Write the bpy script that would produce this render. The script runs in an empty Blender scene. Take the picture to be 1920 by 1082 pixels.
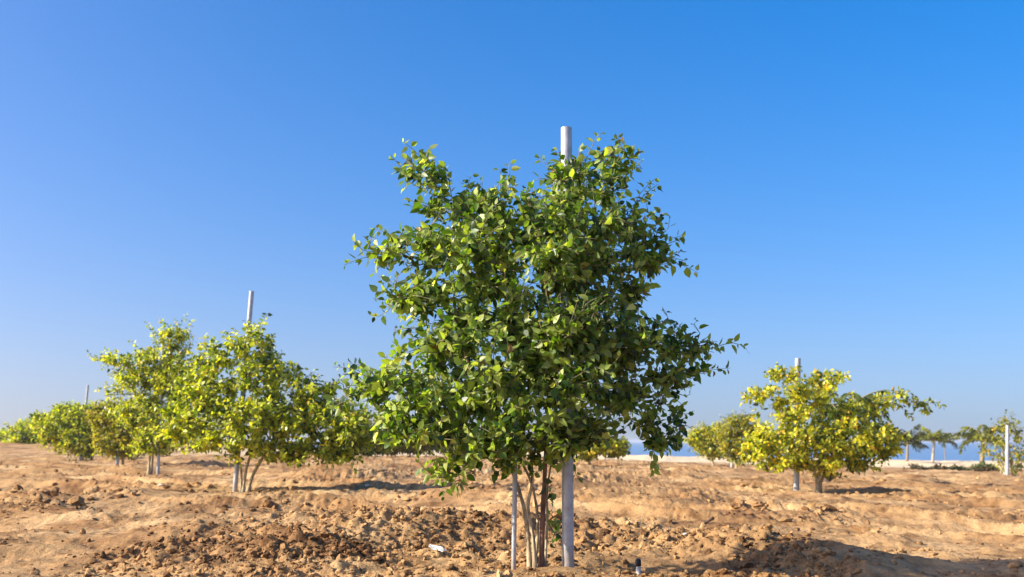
import bpy, math
import numpy as np
from mathutils import Vector

C = bpy.context.scene.collection
scene = bpy.context.scene
PI = math.pi

# ------------------------------------------------------------------ camera
F_PX = 1867.0                    # focal length in photograph pixels (1920 wide)
CAM_H = 0.645
HORIZON = 828.0
PITCH = math.atan((HORIZON - 541.0) / F_PX)
cam_d = bpy.data.cameras.new('camera')
cam = bpy.data.objects.new('camera', cam_d)
C.objects.link(cam)
cam.location = (0, 0, CAM_H)
cam.rotation_euler = (PI / 2 + PITCH, 0, 0)
cam_d.sensor_width = 36.0
cam_d.lens = 36.0 * F_PX / 1920.0
cam_d.clip_start = 0.05
cam_d.clip_end = 20000
cam_d.dof.use_dof = True
cam_d.dof.focus_distance = 5.25
cam_d.dof.aperture_fstop = 3.5
scene.camera = cam

# ------------------------------------------------------------------ light
SUN_EL = math.radians(27)
SUN_AZ = math.radians(13)        # the sun stands left of the camera, a little behind it
S = Vector((-math.cos(SUN_EL) * math.cos(SUN_AZ), -math.cos(SUN_EL) * math.sin(SUN_AZ), math.sin(SUN_EL)))
sun_d = bpy.data.lights.new('sun', 'SUN')
sun_d.energy = 5.0
sun_d.angle = math.radians(0.53)
sun_d.color = (1.0, 0.915, 0.77)
sun = bpy.data.objects.new('sun', sun_d)
sun.rotation_euler = S.to_track_quat('Z', 'Y').to_euler()
sun.location = (-20, -5, 15)
C.objects.link(sun)

world = bpy.data.worlds.new('World')
scene.world = world
world.use_nodes = True
wn = world.node_tree
for n in list(wn.nodes):
    wn.nodes.remove(n)
sky = wn.nodes.new('ShaderNodeTexSky')
sky.sky_type = 'NISHITA'
sky.sun_disc = False
sky.sun_elevation = SUN_EL
sky.sun_rotation = math.atan2(S.x, S.y)
sky.altitude = 0
sky.air_density = 0.5
sky.dust_density = 2.0
sky.ozone_density = 1.0
hs = wn.nodes.new('ShaderNodeHueSaturation')
hs.inputs['Saturation'].default_value = 1.85
EXPOSURE = 1.0
hs.inputs['Value'].default_value = 1.04 / (0.10 * 2 ** EXPOSURE)
tint = wn.nodes.new('ShaderNodeMix')
tint.data_type = 'RGBA'; tint.blend_type = 'MULTIPLY'
tint.inputs[0].default_value = 1.0
tint.inputs[7].default_value = (.2103, .2055, .2248, 1)
gam = wn.nodes.new('ShaderNodeGamma')
gam.inputs[1].default_value = 0.69
bg = wn.nodes.new('ShaderNodeBackground')
bg.inputs['Strength'].default_value = 0.10
wo = wn.nodes.new('ShaderNodeOutputWorld')
# a deeper haze layer than the model's own: the pale band reaches higher up the sky
tcw = wn.nodes.new('ShaderNodeTexCoord')
mpw = wn.nodes.new('ShaderNodeMapping')
mpw.inputs['Scale'].default_value = (1, 1, .56)
mpw.inputs['Location'].default_value = (0, 0, .016)
nrm = wn.nodes.new('ShaderNodeVectorMath'); nrm.operation = 'NORMALIZE'
wn.links.new(tcw.outputs['Generated'], mpw.inputs[0])
wn.links.new(mpw.outputs[0], nrm.inputs[0])
wn.links.new(nrm.outputs[0], sky.inputs[0])
wn.links.new(sky.outputs[0], tint.inputs[6])
wn.links.new(tint.outputs[2], gam.inputs[0])
wn.links.new(gam.outputs[0], hs.inputs['Color'])
wn.links.new(hs.outputs[0], bg.inputs[0])
wn.links.new(bg.outputs[0], wo.inputs[0])

scene.view_settings.view_transform = 'Standard'
scene.view_settings.look = 'None'
scene.view_settings.exposure = EXPOSURE
scene.view_settings.gamma = 1.0
scene.cycles.max_bounces = 8
scene.cycles.transparent_max_bounces = 8
scene.cycles.filter_width = 1.5

# ------------------------------------------------------------------ pixel -> world
cp, sp = math.cos(PITCH), math.sin(PITCH)


def ray(u, v):
    s = (541.0 - v) / F_PX
    return np.array([(u - 960.0) / F_PX, cp - s * sp, sp + s * cp])


def at(u, v, Y):
    d = ray(u, v)
    return np.array([0, 0, CAM_H]) + d * (Y / d[1])


# ------------------------------------------------------------------ noise
_prm = np.random.RandomState(5).permutation(4096).astype(np.int64)
_ga = np.random.RandomState(6).rand(4096) * 2 * PI
_gx, _gy = np.cos(_ga), np.sin(_ga)


def pn(x, y):
    x = np.asarray(x, float); y = np.asarray(y, float)
    xi = np.floor(x).astype(np.int64); yi = np.floor(y).astype(np.int64)
    xf = x - xi; yf = y - yi
    u = xf * xf * xf * (xf * (xf * 6 - 15) + 10)
    v = yf * yf * yf * (yf * (yf * 6 - 15) + 10)

    def g(ix, iy, fx, fy):
        h = _prm[(_prm[ix & 4095] + iy) & 4095]
        return _gx[h] * fx + _gy[h] * fy
    a = g(xi, yi, xf, yf); b = g(xi + 1, yi, xf - 1, yf)
    c = g(xi, yi + 1, xf, yf - 1); d = g(xi + 1, yi + 1, xf - 1, yf - 1)
    return ((a + (b - a) * u) * (1 - v) + (c + (d - c) * u) * v) * 1.5


def fbm(x, y, o=4, gain=.5):
    t = 0; a = 1.0; f = 1.0
    for k in range(o):
        t = t + a * pn(x * f + 17.3 * k, y * f - 9.1 * k)
        a *= gain; f *= 2.03
    return t


def sst(a, b, x):
    t = np.clip((x - a) / (b - a), 0, 1)
    return t * t * (3 - 2 * t)


# ------------------------------------------------------------------ terrain
MAIN = (0.13, 5.3)               # where the near tree stands


def h_base(x, y):
    x = np.asarray(x, float); y = np.asarray(y, float)
    z = -0.65 * np.tanh(np.maximum(x, 0) / 17.0)
    z = z + 0.16 * np.exp(-((y - 53) / 6.0) ** 2)
    z = z + .62 * sst(38, 66, y) * sst(-7, -22, x)
    coast = 60 + 400 * sst(-14, -40, x + 0.12 * y)
    z = z - 3.2 * sst(0, 16, y - coast)
    return z


def churn(x, y):
    """0 = smooth sand, 1 = dug over, cloddy soil"""
    n = fbm(x * 0.55 + 3.1, y * 0.75 + 8.0, 3)
    c = sst(-0.15, 0.45, n)
    r = np.hypot(x - MAIN[0] - .15, (y - MAIN[1] - .25))
    ring = np.exp(-((r - 1.45) / .5) ** 2)
    ring = ring * sst(-2.2, -1.2, x + 0)  # fades towards the left track
    left = np.exp(-(((x + 1.15) / 1.1) ** 2 + ((y - 6.6) / 1.3) ** 2))
    right = np.exp(-(((x - .95) / .9) ** 2 + ((y - 6.9) / .55) ** 2))
    # smooth sandy strip behind the ring, and a wheel track at the lower left
    strip = np.exp(-((y - 8.6 - .25 * np.sin(x)) / .8) ** 2) * sst(-1.2, .2, x)
    tr = track(x, y)
    smooth_l = sst(-1.9, -2.7, x) * sst(9, 6, y) * .8
    fine = .22 + .30 * pn(x * 1.7 + 2, y * 2.1)
    return np.clip(fine + c * .6 + ring * .7 + left * .5 + right * .6 - strip * .55 - tr - smooth_l * .45 - .6 * sst(1.3, 2.1, x) * sst(7.6, 6.4, y), 0, 1)


def track(x, y):
    # wheel track that runs from the lower left towards the right
    d = (y - 6.15) - 0.55 * (x + 2.1)
    return np.exp(-(d / .16) ** 2) * sst(-4.5, -3.0, x) * sst(-1.1, -1.6, x)


def h_full(x, y):
    x = np.asarray(x, float); y = np.asarray(y, float)
    z = h_base(x, y)
    c = churn(x, y)
    near = 1 - sst(25, 60, y)
    z = z + 0.05 * fbm(x * .35, y * .45, 3)
    # furrows and ridges left by the digger, running across the view
    w = y + .35 * pn(x * .5, y * .5) + .12 * x
    fur = pn(x * .33 + 40, w * 1.35)
    fr = (1 - np.abs(pn(x * .25 - 9, w * .8) * 2.2).clip(0, 1))
    z = z + near * (.085 * fur + .11 * fr ** 4 * sst(6.8, 9.0, y))
    z = z + .03 * fbm(x * 1.6, y * 2.0, 4)
    # ring of spoil round the near tree
    r = np.hypot(x - MAIN[0] - .1, (y - MAIN[1] - .15)) + .22 * pn(x * 1.3, y * 1.3)
    ring = np.exp(-((r - 1.6) / .38) ** 2)
    z = z + ring * .10 * sst(MAIN[1] - .6, MAIN[1] + .7, y)
    # hollow right of the tree, in its shadow
    z = z - .05 * np.exp(-(((x - 1.05) / .6) ** 2 + ((y - 5.55) / .32) ** 2))
    z = z + .05 * np.exp(-(((x + 1.2) / .9) ** 2 + ((y - 7.0) / .7) ** 2))
    # rough clods in the dug areas
    f1 = np.abs(pn(x * 5.5, y * 6.2)); f2 = np.abs(pn(x * 11.3 + 4, y * 12.1)); f3 = np.abs(pn(x * 24, y * 25))
    z = z + c * near * (.062 * (f1 - .2) + .042 * (f2 - .2) + .018 * (f3 - .2))
    z = z + near * .009 * fbm(x * 9, y * 10, 3)
    z = z + .10 * np.exp(-((y - 52) / 7.0) ** 2) * fbm(x * .33 + 5, y * .3, 3)
    t = track(x, y)
    z = z - t * .035 + .02 * np.exp(-(((y - 6.15 - .55 * (x + 2.1)) - .26) / .08) ** 2) * sst(-4.5, -3, x) * sst(-1.1, -1.6, x)
    for px_, py_, rad_ in PADS:
        k = np.exp(-(((x - px_) / rad_) ** 2 + ((y - py_ + rad_ * .7) / (rad_ * 1.5)) ** 2))
        z = z * (1 - k) + k * (h_base(x, y) + .012 * pn(x * 6, y * 6))
    # level soil where the stems stand
    k = np.exp(-(np.hypot(x - .2, (y - 5.28)) / .3) ** 2)
    z = z * (1 - k) + k * (.006 + .5 * c * .05 * (f1 - .2))
    return z


PADS = []


def ground_hit(u, v):
    d = ray(u, v)
    Y = 3.5
    while Y < 300:
        p = np.array([0, 0, CAM_H]) + d * (Y / d[1])
        if p[2] < h_base(p[0], p[1]):
            break
        Y += .02
    return Y


for _u, _v in ((448, 927), (287, 889), (225, 878), (152, 864), (1512, 928), (1376, 889), (1337, 875), (1889, 905), (1548, 915)):
    _Y = ground_hit(_u, _v)
    _p = at(_u, _v, _Y)
    PADS.append((_p[0], _p[1], .45 + .018 * _Y))


def stretch(edges, steps):
    out = [edges[0]]
    for e, s0, s1 in zip(edges[1:], steps[:-1], steps[1:]):
        while out[-1] < e:
            t = (out[-1] - edges[len([q for q in edges if q <= out[-1]]) - 1])
            L = e - edges[edges.index(e) - 1]
            out.append(out[-1] + s0 + (s1 - s0) * min(1, t / L))
        out[-1] = e
    return np.array(out)


# ------------------------------------------------------------------ mesh helpers
def mesh_obj(name, verts, faces, mats, parent=None, smooth=True, attr=None, mat_idx=None):
    """verts (n,3); faces: list of (loops_per_face, int array (m,k))"""
    me = bpy.data.meshes.new(name)
    verts = np.asarray(verts, np.float32)
    me.vertices.add(len(verts))
    me.vertices.foreach_set('co', verts.ravel())
    idx = np.concatenate([f.ravel() for f in faces]).astype(np.int32)
    tot = np.concatenate([np.full(len(f), f.shape[1]) for f in faces]).astype(np.int32)
    st = np.concatenate([[0], np.cumsum(tot)[:-1]]).astype(np.int32)
    me.loops.add(len(idx))
    me.polygons.add(len(tot))
    me.loops.foreach_set('vertex_index', idx)
    me.polygons.foreach_set('loop_start', st)
    me.polygons.foreach_set('loop_total', tot)
    if mat_idx is not None:
        me.polygons.foreach_set('material_index', mat_idx.astype(np.int32))
    me.update(calc_edges=True)
    me.polygons.foreach_set('use_smooth', np.full(len(tot), smooth))
    if attr is not None:
        a = me.color_attributes.new('tint', 'FLOAT_COLOR', 'POINT')
        a.data.foreach_set('color', np.asarray(attr, np.float32).ravel())
    for m in (mats if isinstance(mats, (list, tuple)) else [mats]):
        me.materials.append(m)
    me.validate()
    o = bpy.data.objects.new(name, me)
    C.objects.link(o)
    if parent is not None:
        o.parent = parent
    return o


def thing(name, label, cat, loc=(0, 0, 0), group=None):
    o = bpy.data.objects.new(name, None)
    o.empty_display_size = .2
    C.objects.link(o)
    o.location = loc
    o['label'] = label
    o['category'] = cat
    if group:
        o['group'] = group
    return o


def tag(o, label, cat, group=None):
    o['label'] = label
    o['category'] = cat
    if group:
        o['group'] = group
    return o


class Tubes:
    """collects tapered tubes into one mesh"""
    def __init__(s):
        s.v = []; s.f = []; s.n = 0

    def add(s, pts, rad, k=6, cap=True):
        pts = np.asarray(pts, float); rad = np.asarray(rad, float)
        n = len(pts)
        t = np.gradient(pts, axis=0)
        t /= np.linalg.norm(t, axis=1, keepdims=True) + 1e-9
        up = np.array([0.0, 0, 1]) if abs(t[0][2]) < .8 else np.array([1.0, 0, 0])
        a = np.linspace(0, 2 * PI, k, endpoint=False)
        rings = []
        for i in range(n):
            b = np.cross(t[i], up); b /= np.linalg.norm(b) + 1e-9
            up = np.cross(b, t[i])
            rings.append(pts[i] + rad[i] * (np.cos(a)[:, None] * b + np.sin(a)[:, None] * up))
        s.v.append(np.concatenate(rings))
        i = np.arange(n - 1)[:, None] * k; j = np.arange(k)[None]
        j2 = (j + 1) % k
        q = np.stack([i + j, i + j2, i + k + j2, i + k + j], -1).reshape(-1, 4) + s.n
        s.f.append(q)
        s.n += n * k
        if cap:
            s.v.append(pts[[-1]] + t[-1] * rad[-1] * .6)
            e = s.n - k
            jj = np.arange(k)
            s.f.append(np.stack([e + jj, e + (jj + 1) % k, np.full(k, s.n), np.full(k, s.n)], -1))
            s.n += 1

    def build(s, name, mat, parent=None):
        v = np.concatenate(s.v); f = np.concatenate(s.f)
        tri = f[f[:, 2] == f[:, 3]][:, :3]; quad = f[f[:, 2] != f[:, 3]]
        fs = [q for q in (quad, tri) if len(q)]
        return mesh_obj(name, v, fs, mat, parent)


# ------------------------------------------------------------------ materials
def new_mat(name):
    m = bpy.data.materials.new(name)
    m.use_nodes = True
    nt = m.node_tree
    b = nt.nodes['Principled BSDF']
    return m, nt, b


def noise(nt, scale, detail=6, rough=.6, vec=None, dist=0.0):
    n = nt.nodes.new('ShaderNodeTexNoise')
    n.inputs['Scale'].default_value = scale
    n.inputs['Detail'].default_value = detail
    n.inputs['Roughness'].default_value = rough
    n.inputs['Distortion'].default_value = dist
    if vec is not None:
        nt.links.new(vec, n.inputs['Vector'])
    return n


def ramp(nt, fac, stops):
    r = nt.nodes.new('ShaderNodeValToRGB')
    while len(r.color_ramp.elements) < len(stops):
        r.color_ramp.elements.new(.5)
    for e, (p, c) in zip(r.color_ramp.elements, stops):
        e.position = p; e.color = (*c, 1)
    nt.links.new(fac, r.inputs[0])
    return r


def mixc(nt, fac, a, b, mode='MIX'):
    m = nt.nodes.new('ShaderNodeMix')
    m.data_type = 'RGBA'; m.blend_type = mode
    for s, v in ((m.inputs[0], fac), (m.inputs[6], a), (m.inputs[7], b)):
        if hasattr(v, 'default_value') or isinstance(v, bpy.types.NodeSocket):
            nt.links.new(v, s)
        elif isinstance(v, (int, float)):
            s.default_value = v
        else:
            s.default_value = (*v, 1)
    return m.outputs[2]


def soil_material(name, clod=False):
    m, nt, b = new_mat(name)
    geo = nt.nodes.new('ShaderNodeNewGeometry')
    P = geo.outputs['Position']
    n1 = noise(nt, .8, 5, .6, P)
    n2 = noise(nt, 7, 6, .65, P)
    n3 = noise(nt, 55, 4, .7, P)
    c1 = ramp(nt, n1.outputs[0], [(.34, (.26, .142, .062)), (.5, (.42, .258, .118)), (.66, (.57, .385, .195))])
    c2 = ramp(nt, n2.outputs[0], [(.32, (.46, .39, .34)), (.48, (.94, .93, .92)), (.7, (1.12, 1.08, 1.02))])
    c3 = ramp(nt, n3.outputs[0], [(.3, (.7, .68, .66)), (.5, (1, 1, 1)), (.72, (1.15, 1.15, 1.15))])
    col = mixc(nt, 1.0, c1.outputs[0], c2.outputs[0], 'MULTIPLY')
    col = mixc(nt, .8, col, c3.outputs[0], 'MULTIPLY')
    if clod:
        # clods vary, fresh dark to dried pale; darkest tone also imitates shaded cavities
        rc = ramp(nt, geo.outputs['Random Per Island'], [(0, (.36, .29, .25)), (.25, (.70, .64, .60)), (.55, (.97, .95, .92)), (1, (1.25, 1.22, 1.18))])
        col = mixc(nt, 1.0, col, rc.outputs[0], 'MULTIPLY')
    else:
        # fresher, darker subsoil turned up in patches
        nd = noise(nt, 1.7, 6, .7, P, .6)
        rd = ramp(nt, nd.outputs[0], [(.50, (1, 1, 1)), (.66, (.66, .56, .48))])
        col = mixc(nt, 1.0, col, rd.outputs[0], 'MULTIPLY')
        # dry, pale beach sand towards the shore
        sep = nt.nodes.new('ShaderNodeSeparateXYZ')
        nt.links.new(P, sep.inputs[0])
        ma = nt.nodes.new('ShaderNodeMath'); ma.operation = 'MULTIPLY_ADD'
        nt.links.new(n1.outputs[0], ma.inputs[0]); ma.inputs[1].default_value = 7.0
        nt.links.new(sep.outputs[1], ma.inputs[2])
        mr = nt.nodes.new('ShaderNodeMapRange')
        mr.inputs[1].default_value = 45.0; mr.inputs[2].default_value = 49.0
        nt.links.new(ma.outputs[0], mr.inputs[0])
        # ... only east of the planted strip on the left
        xb = nt.nodes.new('ShaderNodeMath'); xb.operation = 'MULTIPLY_ADD'
        nt.links.new(n2.outputs[0], xb.inputs[0]); xb.inputs[1].default_value = 14.0
        nt.links.new(sep.outputs[0], xb.inputs[2])
        mx_ = nt.nodes.new('ShaderNodeMapRange')
        mx_.inputs[1].default_value = -11.0; mx_.inputs[2].default_value = -3.0
        nt.links.new(xb.outputs[0], mx_.inputs[0])
        both = nt.nodes.new('ShaderNodeMath'); both.operation = 'MULTIPLY'
        nt.links.new(mr.outputs[0], both.inputs[0]); nt.links.new(mx_.outputs[0], both.inputs[1])
        col = mixc(nt, both.outputs[0], col, (.68, .53, .34))
    nt.links.new(col, b.inputs['Base Color'])
    b.inputs['Roughness'].default_value = .95
    b.inputs['Specular IOR Level'].default_value = .15
    bm_ = nt.nodes.new('ShaderNodeBump')
    bm_.inputs['Strength'].default_value = .8
    bm_.inputs['Distance'].default_value = .022
    nb = noise(nt, 38, 6, .7, P)
    nt.links.new(nb.outputs[0], bm_.inputs['Height'])
    nt.links.new(bm_.outputs[0], b.inputs['Normal'])
    return m


M_SOIL = soil_material('soil')
M_CLOD = soil_material('clod_soil', True)


def leaf_material(name, transl=.42):
    m, nt, b = new_mat(name)
    a = nt.nodes.new('ShaderNodeAttribute'); a.attribute_name = 'tint'
    out = nt.nodes['Material Output']
    geo = nt.nodes.new('ShaderNodeNewGeometry')
    # undersides are paler and matt
    under = mixc(nt, .35, a.outputs['Color'], (.16, .20, .10))
    col = mixc(nt, geo.outputs['Backfacing'], a.outputs['Color'], under)
    nt.links.new(col, b.inputs['Base Color'])
    b.inputs['Roughness'].default_value = .42
    b.inputs['Specular IOR Level'].default_value = .5
    tr = nt.nodes.new('ShaderNodeBsdfTranslucent')
    tc = mixc(nt, 1.0, a.outputs['Color'], (1.75, 1.9, .45), 'MULTIPLY')
    nt.links.new(tc, tr.inputs[0])
    mx = nt.nodes.new('ShaderNodeMixShader')
    mx.inputs[0].default_value = transl
    nt.links.new(b.outputs[0], mx.inputs[1]); nt.links.new(tr.outputs[0], mx.inputs[2])
    nt.links.new(mx.outputs[0], out.inputs[0])
    return m


M_LEAF = leaf_material('leaf')


def bark_material(name, c0, c1):
    m, nt, b = new_mat(name)
    tc = nt.nodes.new('ShaderNodeTexCoord')
    mp = nt.nodes.new('ShaderNodeMapping')
    mp.inputs['Scale'].default_value = (1, 1, .25)
    nt.links.new(tc.outputs['Object'], mp.inputs[0])
    n = noise(nt, 60, 5, .6, mp.outputs[0])
    r = ramp(nt, n.outputs[0], [(.35, c0), (.65, c1)])
    nt.links.new(r.outputs[0], b.inputs['Base Color'])
    b.inputs['Roughness'].default_value = .8
    bp = nt.nodes.new('ShaderNodeBump'); bp.inputs['Distance'].default_value = .004
    nt.links.new(n.outputs[0], bp.inputs['Height']); nt.links.new(bp.outputs[0], b.inputs['Normal'])
    return m


M_BARK = bark_material('bark_tan', (.20, .14, .07), (.55, .45, .28))
M_BARK_RED = bark_material('bark_red_brown', (.10, .045, .025), (.30, .15, .085))
M_TWIG = bark_material('twig_bark', (.12, .10, .05), (.30, .27, .14))
M_PALMBARK = bark_material('palm_bark', (.24, .19, .14), (.45, .40, .33))
M_GREYBARK = bark_material('grey_palm_bark', (.12, .09, .06), (.28, .23, .17))
M_DEAD = bark_material('dry_wood', (.04, .025, .015), (.12, .07, .04))


def metal_material():
    m, nt, b = new_mat('galvanised_steel')
    tc = nt.nodes.new('ShaderNodeTexCoord')
    n = noise(nt, 14, 6, .65, tc.outputs['Object'])
    r = ramp(nt, n.outputs[0], [(.3, (.29, .315, .34)), (.55, (.42, .45, .475)), (.75, (.52, .545, .565))])
    n2 = noise(nt, 55, 5, .7, tc.outputs['Object'])
    r2 = ramp(nt, n2.outputs[0], [(.30, (.50, .42, .34)), (.42, (1, 1, 1))])
    col = mixc(nt, .7, r.outputs[0], r2.outputs[0], 'MULTIPLY')
    sx = nt.nodes.new('ShaderNodeSeparateXYZ'); nt.links.new(tc.outputs['Object'], sx.inputs[0])
    ad = nt.nodes.new('ShaderNodeMath'); ad.operation = 'MULTIPLY_ADD'
    nt.links.new(n2.outputs[0], ad.inputs[0]); ad.inputs[1].default_value = .22; nt.links.new(sx.outputs[2], ad.inputs[2])
    md = nt.nodes.new('ShaderNodeMapRange'); md.inputs[1].default_value = .10; md.inputs[2].default_value = .24
    md.inputs[3].default_value = .6; md.inputs[4].default_value = 0
    nt.links.new(ad.outputs[0], md.inputs[0])
    col = mixc(nt, md.outputs[0], col, (.33, .21, .11))
    nt.links.new(col, b.inputs['Base Color'])
    b.inputs['Metallic'].default_value = .25
    b.inputs['Roughness'].default_value = .38
    bp = nt.nodes.new('ShaderNodeBump'); bp.inputs['Distance'].default_value = .001
    bp.inputs['Strength'].default_value = .4
    nt.links.new(n.outputs[0], bp.inputs['Height']); nt.links.new(bp.outputs[0], b.inputs['Normal'])
    return m


M_METAL = metal_material()


def plain(name, col, rough=.6, nscale=30, var=.2):
    m, nt, b = new_mat(name)
    tc = nt.nodes.new('ShaderNodeTexCoord')
    n = noise(nt, nscale, 4, .6, tc.outputs['Object'])
    lo = tuple(c * (1 - var) for c in col); hi = tuple(min(1, c * (1 + var * .5)) for c in col)
    r = ramp(nt, n.outputs[0], [(.3, lo), (.7, hi)])
    nt.links.new(r.outputs[0], b.inputs['Base Color'])
    b.inputs['Roughness'].default_value = rough
    return m


M_WHITE = plain('white_plastic', (.8, .8, .78), .45)
M_BLACK = plain('black_plastic', (.015, .015, .016), .5)
M_PAPER = plain('pale_scrap', (.78, .76, .72), .8, 40, .25)
M_STONE = plain('pale_stone', (.68, .62, .54), .9, 25, .3)


def water_material():
    m, nt, b = new_mat('sea_water')
    b.inputs['Base Color'].default_value = (.12, .22, .36, 1)
    b.inputs['Roughness'].default_value = .45
    b.inputs['IOR'].default_value = 1.33
    geo = nt.nodes.new('ShaderNodeNewGeometry')
    n = noise(nt, .8, 5, .6, geo.outputs['Position'])
    bp = nt.nodes.new('ShaderNodeBump'); bp.inputs['Distance'].default_value = .3
    bp.inputs['Strength'].default_value = .6
    nt.links.new(n.outputs[0], bp.inputs['Height']); nt.links.new(bp.outputs[0], b.inputs['Normal'])
    return m


# ------------------------------------------------------------------ ground sheet
xs = stretch([0, 3.2, 8, 40, 400, 3000], [.013, .013, .05, .5, 8, 200])
xs = np.concatenate([-xs[:0:-1], xs])
ys_f = stretch([4.3, 8.5, 18, 70, 400, 3000], [.0125, .018, .055, .5, 8, 200])
ys_b = stretch([0, 3.0, 12, 60], [.03, .1, 1.0, 8])
ys = np.concatenate([(4.3 - ys_b)[:0:-1], ys_f])
X, Y = np.meshgrid(xs, ys)
Z = h_full(X, Y)
nx, ny = len(xs), len(ys)
V = np.stack([X, Y, Z], -1).reshape(-1, 3)
ii = (np.arange(ny - 1)[:, None] * nx + np.arange(nx - 1)[None]).ravel()
Fq = np.stack([ii, ii + 1, ii + nx + 1, ii + nx], -1)
ground = mesh_obj('ground', V, [Fq], M_SOIL)
ground['kind'] = 'structure'
print('ground verts', len(V))

sea = mesh_obj('sea', [(-2500, 40, -1.9), (6000, 40, -1.9), (6000, 9000, -1.9), (-2500, 9000, -1.9)],
               [np.array([[0, 1, 2, 3]])], water_material(), smooth=False)
sea['kind'] = 'structure'

# ------------------------------------------------------------------ clods
rng = np.random.RandomState(11)


def ico(sub):
    import bmesh
    bm = bmesh.new()
    bmesh.ops.create_icosphere(bm, subdivisions=sub, radius=1)
    v = np.array([q.co[:] for q in bm.verts]); f = np.array([[w.index for w in q.verts] for q in bm.faces])
    bm.free()
    return v, f


def clod_shapes(sub, count, rs):
    v, f = ico(sub)
    out = []
    for k in range(count):
        w = v.copy()
        # chop with random planes for an angular, broken outline
        for _ in range(9):
            d = rs.normal(size=3); d /= np.linalg.norm(d)
            lim = rs.uniform(.45, .85)
            h = w @ d
            w -= np.outer(np.maximum(h - lim, 0), d) * .9
        w *= 1 + .16 * np.sin(v @ rs.normal(size=3) * 4 + rs.rand() * 6)[:, None] + .07 * rs.normal(size=(len(v), 1))
        out.append(w * np.array([1, .85, .7]))
    return out, f


def scatter_clods(name, X, Y, R, sub, seed, mat):
    rs = np.random.RandomState(seed)
    shapes, f = clod_shapes(sub, 12, rs)
    n = len(X)
    Zg = h_full(X, Y)
    nv = len(shapes[0])
    sh = np.stack(shapes)[rs.randint(0, 12, n)]
    ax = rs.normal(size=(n, 3)); ax /= np.linalg.norm(ax, axis=1, keepdims=True)
    an = rs.rand(n) * 2 * PI
    c, s_ = np.cos(an)[:, None, None], np.sin(an)[:, None, None]
    cr = np.cross(ax[:, None], sh)
    dt = (sh * ax[:, None]).sum(-1, keepdims=True)
    w = sh * c + cr * s_ + ax[:, None] * dt * (1 - c)
    w = w * (R[:, None, None] * (1 + .35 * rs.normal(size=(n, 1, 3)).clip(-1, 1)))
    w[..., 2] *= .8
    w = w + np.stack([X, Y, Zg + R * .25], -1)[:, None]
    F = (f[None] + (np.arange(n) * nv)[:, None, None]).reshape(-1, 3)
    o = mesh_obj(name, w.reshape(-1, 3), [F], mat, smooth=False)
    o['kind'] = 'stuff'
    return o


def sample_clods(n, y0, y1, r0, r1, seed, power=2.6):
    rs = np.random.RandomState(seed)
    Yc = y0 * (y1 / y0) ** rs.rand(n * 6)
    Xc = (rs.rand(n * 6) * 2 - 1) * (.68 * Yc + .3)
    c = churn(Xc, Yc)
    keep = rs.rand(n * 6) < (.04 + .96 * c ** 1.8)
    keep &= np.hypot(Xc - .2, Yc - 5.28) > .2
    Xc, Yc = Xc[keep][:n], Yc[keep][:n]
    t = rs.rand(len(Xc))
    R = r0 * (1 - t * (1 - (r0 / r1) ** (power - 1))) ** (-1 / (power - 1))
    return Xc, Yc, R


a = sample_clods(24000, 4.2, 9.5, .005, .036, 1, 2.6)
o = scatter_clods('soil_clods', *a, 2, 21, M_CLOD)
tag(o, 'loose broken clods of tan soil strewn over the dug ground', 'soil')
a = sample_clods(5000, 8.5, 34, .018, .09, 2, 3.0)
o = scatter_clods('distant_soil_clods', *a, 1, 22, M_CLOD)
tag(o, 'lumps of turned soil between the rows of young trees farther back', 'soil')

# ------------------------------------------------------------------ leaves
LEAF_V = np.array([(0, 0, 0), (.30, 0, -.02), (.62, 0, -.03), (1, 0, -.10),
                   (.25, .30, .07), (.60, .27, .05), (.25, -.30, .07), (.60, -.27, .05)])
LEAF_T = np.array([(0, 6, 1), (0, 1, 4), (2, 7, 3), (2, 3, 5)])
LEAF_Q = np.array([(1, 6, 7, 2), (1, 2, 5, 4)])


def leaf_mesh(pos, direc, normal, size, tint, width=1.0):
    n = len(pos)
    d = direc / (np.linalg.norm(direc, axis=1, keepdims=True) + 1e-9)
    s = np.cross(normal, d); s /= np.linalg.norm(s, axis=1, keepdims=True) + 1e-9
    nn = np.cross(d, s)
    rl = np.random.RandomState(n)
    L = LEAF_V[None] * size[:, None, None]
    L[..., 2] *= rl.uniform(-.3, 2.6, (n, 1))          # flat, folded and curled leaves
    L[..., 1] *= rl.uniform(.8, 1.15, (n, 1))
    v = pos[:, None] + L[..., :1] * d[:, None] + L[..., 1:2] * s[:, None] * width + L[..., 2:] * nn[:, None]
    off = (np.arange(n) * 8)[:, None, None]
    return (v.reshape(-1, 3), [(LEAF_Q[None] + off).reshape(-1, 4), (LEAF_T[None] + off).reshape(-1, 3)],
            np.repeat(tint, 8, axis=0))


PAL_GREEN = [((.022, .055, .007), 3.5), ((.075, .142, .014), 5), ((.17, .25, .032), 4.5), ((.35, .41, .085), 3.3), ((.60, .56, .15), .3), ((.26, .15, .05), .08)]  # darkest and palest greens also paint in the crown's shaded gaps and highlights
PAL_LIME = [((.04, .075, .009), 2.8), ((.15, .20, .015), 4), ((.36, .40, .026), 5), ((.58, .56, .050), 3), ((.66, .50, .040), 1.1)]
PAL_YELLOW = [((.05, .075, .010), 2.6), ((.20, .235, .016), 4), ((.40, .42, .022), 5), ((.66, .57, .038), 3.2), ((.68, .42, .032), 1.0)]
PAL_OLIVE = [((.06, .08, .010), 2.5), ((.19, .20, .018), 5), ((.37, .35, .026), 4), ((.44, .31, .045), 1.8)]
PAL_GREY = [((.10, .13, .05), 3), ((.18, .21, .08), 4), ((.30, .30, .12), 2)]


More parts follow.
